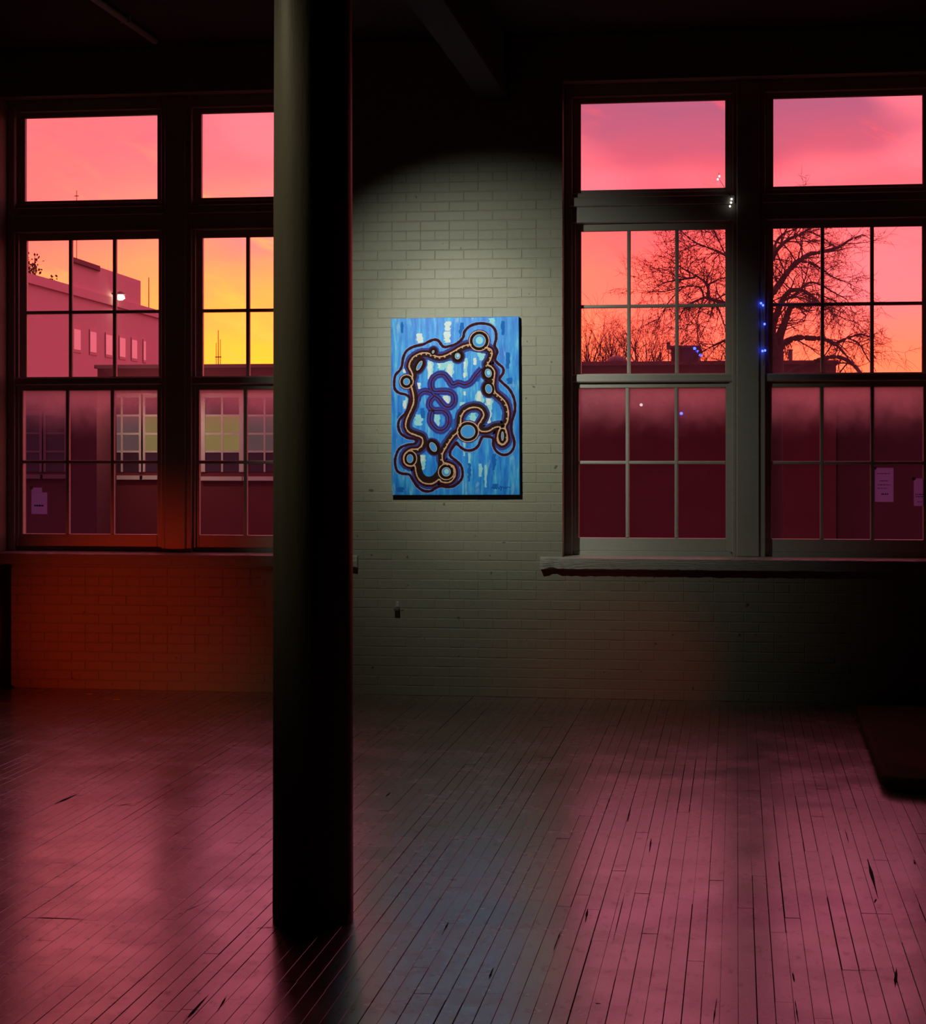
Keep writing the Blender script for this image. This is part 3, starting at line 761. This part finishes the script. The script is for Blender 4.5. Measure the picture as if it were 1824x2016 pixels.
# ------------------------------------------------------------------ the yard outside
tag(MB().box(-80, 60, .6, 160, -4.5, -4.2).build('ground_yard', M_DUSK, None, (0, 60, -4.2)), kind='structure')
YA = 27.0
zt = at_plane(900, 715, YA).z
p0, p1 = at_plane(192, 715, YA), at_plane(1647, 713, YA)
ba = empty('brick_building', ((p0.x + p1.x) / 2, YA + 4, -4.2))
tag(ba, 'long low dark red brick building with flat roof across the yard', 'building')
MB().box(p0.x, p1.x, YA, YA + 8, -4.2, zt).build('facade', M_YARD, ba)
MB().box(p0.x - .05, p1.x + .05, YA - .08, YA + 8, zt - .07, zt + .01).build('parapet', M_ROOF, ba)
q0 = at_plane(205, 900, YA); 
# toothed brick corner, the light falling on it put into the brick colour
mb = MB()
for i in range(26):
    zz = at_plane(195, 812 + i * 9.5, YA).z
    w = .12 if i % 2 else .19
    mb.box(p0.x, p0.x + w, YA - .03, YA + .02, zz, zz + .085)
mb.build('corner_quoin', simple('lit_corner_brick', (.42, .19, .10), .8, 3), ba)
def far_window(px0, px1, cols, rows, py_sill, pane, Y=YA, parent=ba, wood=M_WHITEWOOD):
    fr = MB(); wv = .055
    y0 = at_plane(px0, rows[0], Y).z; y1 = at_plane(px0, rows[-1], Y).z
    X0, X1 = at_plane(px0, 850, Y).x, at_plane(px1, 850, Y).x
    zs = at_plane((px0 + px1) / 2, py_sill, Y).z
    fr.box(X0 - .09, X0, Y - .05, Y + .02, y1, y0 + .1).box(X1, X1 + .09, Y - .05, Y + .02, y1, y0 + .1).box(X0, X1, Y - .05, Y + .02, y0, y0 + .1)
    fr.box(X0 - .1, X1 + .1, Y - .12, Y + .02, zs - .09, zs)
    f = fr.build('window_frame', wood, parent)
    n = cols
    for i in range(1, n):
        xm = X0 + (X1 - X0) * i / n
        MB().box(xm - .02, xm + .02, Y - .045, Y - .008, y1, y0).build('muntin', wood, f)
    for r in rows[1:-1]:
        zz = at_plane((px0 + px1) / 2, r, Y).z
        MB().box(X0, X1, Y - .042, Y - .008, zz - .022, zz + .022).build('muntin', wood, f)
    zr = [at_plane((px0 + px1) / 2, r, Y).z for r in rows]
    for r in range(len(rows) - 1):
        for i in range(n):
            a, b = X0 + (X1 - X0) * i / n, X0 + (X1 - X0) * (i + 1) / n
            MB().box(a, b, Y - .02, Y - .006, zr[r + 1], zr[r]).build('pane', pane(r, i), f)
RW = [783, 818, 854, 889, 929]
far_window(207, 275, 2, RW, 936, lambda r, i: (M_DARKPANE if r in (0, 3) else M_DIM))
far_window(287, 356, 2, RW, 936, lambda r, i: (M_LIT if r in (1, 2) else M_DARKPANE))
far_window(405, 472, 2, RW, 938, lambda r, i: (M_LIT if r in (1, 2) else M_DARKPANE))
far_window(488, 556, 2, RW, 938, lambda r, i: (M_DIM if r in (1, 2) else M_DARKPANE))
# nearer dark wing at the far left
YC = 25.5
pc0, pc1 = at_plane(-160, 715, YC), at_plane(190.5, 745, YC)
bc = empty('brick_wing', ((pc0.x + pc1.x) / 2, YC + .7, -4.2)); tag(bc, 'dark purple brick wing with dark windows left of the lit yard windows', 'building')
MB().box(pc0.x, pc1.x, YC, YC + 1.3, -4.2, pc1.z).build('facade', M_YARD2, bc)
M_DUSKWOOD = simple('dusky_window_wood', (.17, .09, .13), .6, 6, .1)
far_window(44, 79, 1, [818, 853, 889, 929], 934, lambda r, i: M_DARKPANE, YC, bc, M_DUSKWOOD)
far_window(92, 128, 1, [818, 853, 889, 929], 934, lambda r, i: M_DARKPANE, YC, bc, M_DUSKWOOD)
# lower roof at the far right
YD = 27.5
pd0, pd1 = at_plane(1648, 752, YD), at_plane(2150, 752, YD)
bd = MB().box(p1.x + .06, pd1.x, YD, YD + 8, -4.2, pd0.z).build('brick_annex', M_YARD2, None, (pd0.x + 4, YD + 4, -4.2))
tag(bd, 'lower dark brick annex beyond the rightmost window', 'building')
MB().box(p1.x + .06, pd1.x, YD - .06, YD + 8, pd0.z - .06, pd0.z + .01).build('parapet', M_ROOF, bd)

# pale mill block behind, running away to the right
A_, B_ = at_depth(-120, 880, 68), at_depth(337, 880, 102)
u = Vector((B_.x - A_.x, B_.y - A_.y, 0)); LEN = u.length; u.normalize(); nrm = Vector((-u.y, u.x, 0))     # nrm points away from the camera
def on_mill(px, py):
    a = (px - CX) / F
    dr = Vector((-sin(TH) + a * cos(TH), cos(TH) + a * sin(TH), (YH - py) / F)); o = Vector((0, -D, EYE))
    t = (Vector((A_.x, A_.y, 0)) - Vector((o.x, o.y, 0))).dot(nrm) / dr.dot(nrm)
    q = o + dr * t
    return (q - Vector((A_.x, A_.y, 0))).dot(u), q.z
SHEAR = .0
def mbox(mb, s0, s1, d0, d1, z0, z1):
    # the ends run straight back from the yard, like the block's side walls
    P = lambda s, d, z: Vector((A_.x, A_.y, 0)) + u * (s + d * SHEAR) + nrm * d + Vector((0, 0, z))
    return mb.hexa([P(s0, d0, z0), P(s1, d0, z0), P(s1, d1, z0), P(s0, d1, z0), P(s0, d0, z1), P(s1, d0, z1), P(s1, d1, z1), P(s0, d1, z1)])
mill = empty('mill_building', ((A_.x + B_.x) / 2, (A_.y + B_.y) / 2 + 5, -4.2))
tag(mill, 'big hazy pink mill block with stepped tower and a row of pale windows', 'building')
_v = at_depth(150, 560, 76) - Vector((0, -D, EYE)); SHEAR = _v.dot(u) / _v.dot(nrm)
s133, z133 = on_mill(133, 574); s50, z50 = on_mill(50, 552); send, zend = on_mill(335, 612)
zr_ = (z133 + zend) / 2
mbox(MB(), -6, LEN, 0, 14, -4.2, zr_).build('mill_wall', M_MILL, mill)
mbox(MB(), -6, LEN, -.15, 14, zr_ - .35, zr_ + .05).build('cornice', M_MILL, mill)
s0, z0_ = on_mill(137, 519); s1, z1_ = on_mill(196, 531); s2, z2_ = on_mill(277, 551)
mbox(MB(), s0, s2, -.02, 9, zr_, on_mill(240, 541)[1]).build('tower_wall', M_MILL, mill)
mbox(MB(), s0, s1, -.10, 6, on_mill(240, 541)[1], (z0_ + z1_) / 2).build('tower_step', M_MILL, mill)
mbox(MB(), s0 - .1, s1 + .1, -.2, 6.1, (z0_ + z1_) / 2, (z0_ + z1_) / 2 + .2).build('tower_coping', M_ROOF, mill)
for pa, pb, ya, yb in [(146, 159, 648, 690), (178, 190, 653, 695), (209, 221, 659, 700), (236, 247, 665, 704), (260, 270, 669, 707), (283, 287, 672, 710)]:
    sa, za = on_mill(pa, ya); sb, zb = on_mill(pb, yb)
    f = mbox(MB(), sa - .1, sb + .1, -.04, .0, zb - .12, za + .12).build('window_frame', M_MILL, mill)
    mbox(MB(), sa, sb, -.06, -.03, zb, za).build('pane', M_PALEPANE, f)
def lamp_thing():
    sL, zL = on_mill(219, 586)
    c = Vector((A_.x, A_.y, 0)) + u * sL - nrm * .45 + Vector((0, 0, zL))
    r = empty('yard_lamp', (c.x, c.y, c.z - .3)); tag(r, 'glowing white wall lamp on the stepped mill tower', 'lamp')
    MB().lathe((c.x, c.y, c.z - .12), [(.10, 0), (.22, .08), (.20, .2), (.08, .26)], 14).build('glass_globe', M_LAMP, r, None, True)
    w = c + nrm * .45
    MB().tube([(c.x, c.y, c.z + .14), (w.x, w.y, w.z + .2)], .04, 6).build('lamp_arm', M_IRON, r)
    MB().lathe((c.x, c.y, c.z + .14), [(.30, 0), (.12, .12), (.04, .16)], 14).build('lamp_hood', M_ROOFMETAL, r)
lamp_thing()
# lamp that lights the yard windows
yl = at_plane(340, 770, YA)
lp = bpy.data.lights.new('yard_light', 'POINT'); lp.energy = 50; lp.color = (1, .78, .5); lp.shadow_soft_size = .08
lo = bpy.data.objects.new('yard_light', lp); COL.objects.link(lo); lo.location = (yl.x, YA - 1.5, yl.z - .5)
yr = empty('bulkhead_lamp', (yl.x, YA - .1, yl.z)); tag(yr, 'small lamp on the yard facade hidden behind the left window post', 'lamp')
MB().tube([(yl.x, YA, yl.z + .1), (yl.x, YA - 1.5, yl.z + .1)], .03, 8).build('lamp_arm', M_IRON, yr)
MB().lathe((yl.x, YA - 1.5, yl.z - .10), [(.28, 0), (.10, .16), (.04, .22)], 14).build('lamp_hood', M_ROOFMETAL, yr)

# masts
def mast(label, px, y0, y1, depth, r, arms):
    a, b = at_depth(px, y0, depth), at_depth(px, y1, depth); a.z = -4.2
    o = MB().tube([a, b], [r, r * .5], 6).build('radio_mast', M_IRON, None, a); tag(o, label, 'mast')
    for fz, w in arms:
        c = a.lerp(b, fz); MB().tube([c - Vector((w, 0, 0)), c + Vector((w, 0, 0))], r * .6, 4).build('cross_arm', M_IRON, o)
mast('thin mast rising beside the right end of the stepped mill tower', 293, 640, 546, 99, .045, [])
mast('far tall radio mast with a short cross arm on the yellow horizon', 430, 730, 650, 180, .075, [(.85, .3)])
mast('far lattice radio mast just left of the tallest one', 426, 730, 675, 180, .06, [])
mast('far short radio mast just right of the tallest one', 434, 730, 668, 180, .06, [])
mast('thin pole tip poking into the leftmost transom pane', 151, 560, 375, 99, .035, [(.985, .12)])

# ------------------------------------------------------------------ roof things
def roof_pt(px, py, dy=1.5): return at_plane(px, py, YA + dy)
v = roof_pt(1215, 714); k_ = (D + YA + 1.5) / F
vt = empty('roof_vent', (v.x, v.y, zt)); tag(vt, 'mushroom shaped roof vent on the flat roof right of the painting', 'vent')
MB().lathe((v.x, v.y, zt), [(.14, 0), (.14, .08)], 16).build('vent_stem', M_ROOFMETAL, vt)
MB().lathe((v.x, v.y, zt + .06), [(.215, 0), (.225, .03), (.20, .09), (.12, .135), (.03, .15)], 20).build('vent_hood', M_ROOFMETAL, vt, None, True)
hh0, hh1 = roof_pt(1322, 685), roof_pt(1376, 735)
hut = MB().box(hh0.x, hh1.x, YA + 1.5, YA + 4, zt, hh0.z).build('roof_hut', M_YARD2); tag(hut, 'boxy hut on the flat roof beside the row of blue lamps', 'hut')
MB().box(hh0.x - .04, hh1.x + .04, YA + 1.46, YA + 4.04, hh0.z, hh0.z + .05).build('hut_roof', M_ROOF, hut)
sg0 = roof_pt(1313, 674); sg1 = roof_pt(1320, 688)
sp_ = MB().box(sg0.x + .03, sg1.x - .03, YA + 1.5, YA + 1.56, zt, sg1.z).build('lamp_post', M_ROOFMETAL); tag(sp_, 'slim post with a box head on the flat roof left of the hut', 'post')
MB().box(sg0.x, sg1.x, YA + 1.45, YA + 1.61, sg1.z, sg0.z).build('box_head', M_ROOFMETAL, sp_)
f0, f1 = roof_pt(1553, 688), roof_pt(1561, 713)
fl = MB().lathe(((f0.x + f1.x) / 2, f0.y, zt), [(.045, 0), (.045, f0.z - zt - .03), (.055, f0.z - zt - .03), (.055, f0.z - zt)], 12).build('flue_pipe', M_ROOFMETAL); tag(fl, 'upright flue pipe on the roof below the big bare tree', 'pipe')
for i, (px, py, mm, lab) in enumerate([(1368, 686, M_BLUE, 'topmost of the three blue lamps at the right corner of the roof hut'), (1374, 692, M_BLUE, 'middle of the three blue lamps at the right corner of roof hut'),
                                       (1380, 699, M_BLUE, 'lowest of the three blue lamps at the right corner of roof hut')]):
    q = roof_pt(px, py, 1.35)
    o = MB().lathe((q.x, q.y, q.z - .03), [(.01, 0), (.034, .015), (.034, .045), (.01, .06)], 10).build('blue_lamp', mm, None, None, True); tag(o, lab, 'lamp', 'blue lamps on the roof hut')
    MB().tube([(q.x, q.y, q.z), (hh1.x - .05, YA + 1.5, q.z - .02)], .008, 5).build('lamp_arm', M_IRON, o)
for px, py, mm, lab in [(1342, 814, M_BLUE, 'lone blue lamp on the dark facade across the yard'), (1263, 797, M_WHITE, 'lone white lamp on the dark facade across the yard')]:
    q = at_plane(px, py, YA - .08)
    o = MB().lathe((q.x, q.y, q.z - .03), [(.01, 0), (.032, .015), (.032, .045), (.01, .06)], 10).build('facade_lamp', mm, None, None, True); tag(o, lab, 'lamp')
    MB().box(q.x - .02, q.x + .02, YA - .08, YA + .01, q.z + .03, q.z + .06).build('lamp_bracket', M_IRON, o)

# ------------------------------------------------------------------ bare trees
def twigs(mb, p, d, L, r, depth, droop=0.0, sides=4):
    pts = [p]; rr = [r]; n = 4; q = p.copy(); dd = d.copy()
    for i in range(n):
        dd = (dd + Vector((random.uniform(-.28, .28), random.uniform(-.28, .28), random.uniform(-.22, .22) - droop))).normalized()
        q = q + dd * (L / n); pts.append(q.copy()); rr.append(r * (1 - .7 * (i + 1) / n))
    mb.tube(pts, rr, sides, False)
    if depth > 0:
        for i in range(1, n + 1):
            for _ in range(random.choice((1, 1, 2))):
                sd = Vector((random.uniform(-1, 1), random.uniform(-1, 1), random.uniform(-.7, .9))).normalized()
                nd = (dd * .75 + sd * .75).normalized()
                twigs(mb, pts[i], nd, L * random.uniform(.4, .65), max(rr[i] * .7, .0046), depth - 1, droop, 3)
TD = 37.0
def tp(x, y, dd=0.0): return at_depth(1100 + x / 2.519, 160 + y / 2.519, TD + dd)
tr0 = tp(1040, 1500)
tree = empty('bare_tree', (tr0.x, tr0.y, -4.2)); tag(tree, 'large bare tree with arching boughs seen through both right windows', 'tree')
tw = MB(); bn = 0
def bough(pts, r0, r1, dd0=0.0, dd1=0.0, tw_n=1.0, droop=.05, name='bough', L=.8):
    global bn
    N = len(pts); P = []; r0 *= .78; r1 *= .75
    sp2 = spline(pts, False, 4)
    for i, q in enumerate(sp2):
        s = i / (len(sp2) - 1)
        P.append(tp(q.x, q.y, dd0 + (dd1 - dd0) * s + .25 * sin(i * .9 + bn)))
    R = [r0 + (r1 - r0) * i / (len(P) - 1) for i in range(len(P))]
    MB().tube(P, R, 8).build(name, M_BARK, tree, P[0], True)
    bn += 1
    for i in range(2, len(P)):
        t = (P[i] - P[i - 1]).normalized()
        for _ in range(2):
            if random.random() < .44 * tw_n:
                sd = Vector((random.uniform(-1, 1), random.uniform(-1, 1), random.uniform(-.8, .9))).normalized()
                twigs(tw, P[i], (t * .7 + sd).normalized(), L * random.uniform(.5, 1.1), min(max(R[i] * .4, .006), .016), 2, droop)
    t = (P[-1] - P[-3]).normalized()
    twigs(tw, P[-1], t, L * .8, R[-1], 2, droop)
MB().tube([Vector((tr0.x, tr0.y, -4.2)), Vector((tr0.x + .05, tr0.y, -1)), tp(1050, 1560), tp(1068, 1440), tp(1080, 1335)], [.36, .27, .24, .20, .15], 12).build('trunk', M_BARK, tree, None, True)
bough([(1080, 1340), (1102, 1250), (1130, 1180), (1150, 1125), (1180, 1110)], .12, .06, 0, .3, .5)
bough([(1078, 1360), (1062, 1250), (1075, 1180), (1100, 1110), (1120, 1070), (1150, 1040), (1200, 1035), (1245, 1055), (1290, 1095)], .10, .035, 0, -1, .9)
bough([(1060, 1300), (1020, 1150), (1040, 1080), (1075, 1035), (1110, 985), (1150, 930), (1200, 885), (1245, 858), (1290, 850), (1350, 835), (1400, 818), (1440, 790), (1500, 765)], .11, .022, 0, 1.2, .55, .0)
bough([(1050, 1320), (990, 1100), (1020, 950), (1062, 880), (1090, 830), (1140, 785), (1200, 758), (1240, 735)], .09, .025, 0, -.8, .9, .02)
bough([(1065, 870), (1080, 800), (1120, 755), (1170, 735)], .05, .02, -.5, 0, .8, 0)
bough([(1200, 890), (1260, 905), (1310, 935), (1360, 970), (1450, 1005)], .045, .012, .4, 1.5, 1.0, .06)
bough([(1110, 1090), (1170, 1060), (1240, 1000), (1300, 1010), (1370, 1050), (1430, 1080)], .04, .012, .2, -1, 1.2, .08)
bough([(1080, 1015), (1120, 955), (1150, 930), (1160, 915)], .035, .012, .2, 0, .4, 0)
bough([(1080, 1420), (1095, 1340), (1130, 1292), (1190, 1272), (1260, 1275), (1320, 1278), (1370, 1302)], .10, .05, 0, .6, .6, .10)
bough([(1370, 1302), (1440, 1272), (1500, 1255), (1560, 1275)], .045, .015, .6, 1.0, .9, .05)
bough([(1440, 1275), (1490, 1300), (1520, 1350), (1550, 1400)], .03, .012, .8, 1.2, .9, .08)
bough([(1090, 1480), (1180, 1430), (1260, 1395), (1310, 1378), (1370, 1365), (1430, 1382), (1470, 1412), (1500, 1450)], .07, .045, -.5, -1.2, .15, .05)
# towards the left window, from behind the post
bough([(1060, 1330), (960, 1160), (900, 1120), (830, 1105), (785, 1090), (745, 1076), (720, 1074), (665, 1098)], .09, .025, 0, .8, .7, .08)
bough([(745, 1076), (740, 1010), (692, 970), (640, 942), (598, 915)], .045, .014, .7, 1.2, 1.1, .02)
bough([(740, 1010), (790, 985), (845, 970)], .03, .016, .7, .3, .9, .02)
bough([(692, 970), (600, 985), (525, 1000), (470, 1032)], .03, .010, .9, 1.6, 1.2, .03)
bough([(722, 1074), (700, 1022), (620, 1018), (540, 1040), (465, 1045)], .03, .010, .7, .2, 1.2, .02)
bough([(1020, 960), (920, 900), (830, 862), (762, 832), (692, 806), (642, 772), (608, 742)], .05, .012, 0, 1, 1.0, .02)
bough([(830, 862), (800, 800), (780, 760), (770, 740)], .022, .010, .6, .8, 1.0, .0)
bough([(700, 806), (660, 818), (615, 838)], .02, .008, .6, .8, 1.0, .03)
bough([(720, 1078), (700, 1130), (690, 1190), (688, 1245)], .02, .007, .7, .8, .7, .12)
bough([(660, 1100), (648, 1140), (645, 1190), (628, 1240)], .016, .006, .7, .8, .7, .12)
bough([(785, 1092), (800, 1150), (820, 1200)], .02, .007, .7, .8, .7, .12)
bough([(1060, 1380), (920, 1260), (832, 1284), (768, 1312), (706, 1346)], .05, .018, 0, .5, .5, .05)
bough([(600, 985), (560, 950), (520, 930)], .016, .007, 1, 1.4, 1.2, .0)
bough([(640, 942), (660, 900), (700, 880)], .016, .007, 1, 1.4, 1.0, .0)
bough([(620, 1020), (560, 1080), (520, 1140), (500, 1180)], .018, .006, .5, .9, 1.1, .06)
bough([(1290, 1095), (1340, 1130), (1380, 1160), (1430, 1180)], .025, .008, -1, -.5, 1.2, .10)
bough([(1245, 1055), (1300, 1060), (1370, 1090), (1420, 1120)], .022, .008, -.8, -.2, 1.2, .08)
bough([(1240, 745), (1300, 770), (1330, 790), (1345, 800)], .022, .008, -.8, -.4, .6, .02)
o = tw.build('twigs', M_TWIG, tree); o['kind'] = 'stuff'

# bare shrub crowns showing above the flat roof
def shrub(label, px, ytop, spread, depth):
    b = at_depth(px, 760, depth); root = empty('bare_shrub', (b.x, b.y, -4.2)); tag(root, label, 'shrub', 'bare trees behind the flat roof')
    hgt = at_depth(px, ytop, depth).z - b.z
    MB().tube([Vector((b.x, b.y, -4.2)), Vector((b.x + .1, b.y, -1.5)), b], [.14, .11, .07], 7).build('trunk', M_BARK, root)
    st = MB()
    for i in range(11):
        an = random.uniform(-1, 1) * spread
        d = Vector((sin(an), random.uniform(-.35, .35), cos(an))).normalized()
        twigs(st, b + Vector((random.uniform(-.15, .15), 0, random.uniform(-.2, .1))), d, hgt * random.uniform(.75, 1.05), .022, 2, -.04, 4)
    o = st.build('twigs', M_TWIG, root); o['kind'] = 'stuff'
for px, yt, spd, dp, lab in [(1168, 655, .45, 53, 'bare shrub crown at the far left of the row above the roof'), (1200, 640, .42, 59, 'bare shrub crown rising straight behind the mushroom roof vent'),
                             (1226, 640, .45, 65, 'tall bare shrub crown just right of the mushroom roof vent'), (1262, 640, .45, 56, 'tall bare shrub crown midway between roof vent and hut'),
                             (1290, 660, .45, 62, 'bare shrub crown left of the box headed post'), (1345, 672, .5, 68, 'low bare shrub crown directly behind the roof hut'),
                             (1405, 685, .6, 54, 'low bare shrub crown right of the roof hut'), (1440, 680, .6, 60, 'bare shrub crown mostly hidden behind the dark window post'),
                             (1545, 672, .6, 66, 'bare shrub crown behind the upright flue pipe')]:
    shrub(lab, px, yt, spd, dp)

# leafy saplings on the mill roof
def sapling(name, label, px, ybase, ytop, wpx, nleaf):
    s, z = on_mill(px, ybase); c = Vector((A_.x, A_.y, 0)) + u * s + nrm * .5 + Vector((0, 0, zr_ - .05))
    top = on_mill(px, ytop)[1]; H_ = top - c.z; w = wpx * 74 / F
    r = empty(name, c); tag(r, label, 'sapling')
    st, lf = MB(), MB()
    for i in range(6):
        ex = random.uniform(-w, w); hz = H_ * random.uniform(.45, 1) if i else H_
        tip = c + Vector((ex if i else w * .1, random.uniform(-.3, .3), hz))
        mid = c.lerp(tip, .5) + Vector((random.uniform(-.2, .2), 0, .1))
        st.tube([c, mid, tip], [.03, .02, .008], 4)
        for j in range(nleaf):
            q = (c.lerp(mid, random.random()) if random.random() < .35 else mid.lerp(tip, random.random())) + Vector((random.gauss(0, .10), random.gauss(0, .1), random.gauss(0, .10)))
            a = Vector((random.uniform(-1, 1), random.uniform(-1, 1), random.uniform(-1, 1))).normalized(); b2 = a.orthogonal().normalized(); L = random.uniform(.10, .2)
            lf.add([q, q + a * L * .5 + b2 * L * .32, q + a * L, q + a * L * .5 - b2 * L * .32], [(0, 1, 2, 3)])
    st.build('stems', M_BARK, r); o = lf.build('leaves', M_LEAF, r); o['kind'] = 'stuff'
sapling('roof_sapling', 'dark leafy sapling on the mill roof, taller of the two clumps', 88, 560, 502, 12, 20)
sapling('roof_creeper', 'small dark leafy clump on the mill roof left of the stepped tower', 118, 570, 548, 7, 7)
sapling('roof_creeper', 'small dark leafy clump on mill roof at the left edge of its window', 57, 555, 536, 5, 7)
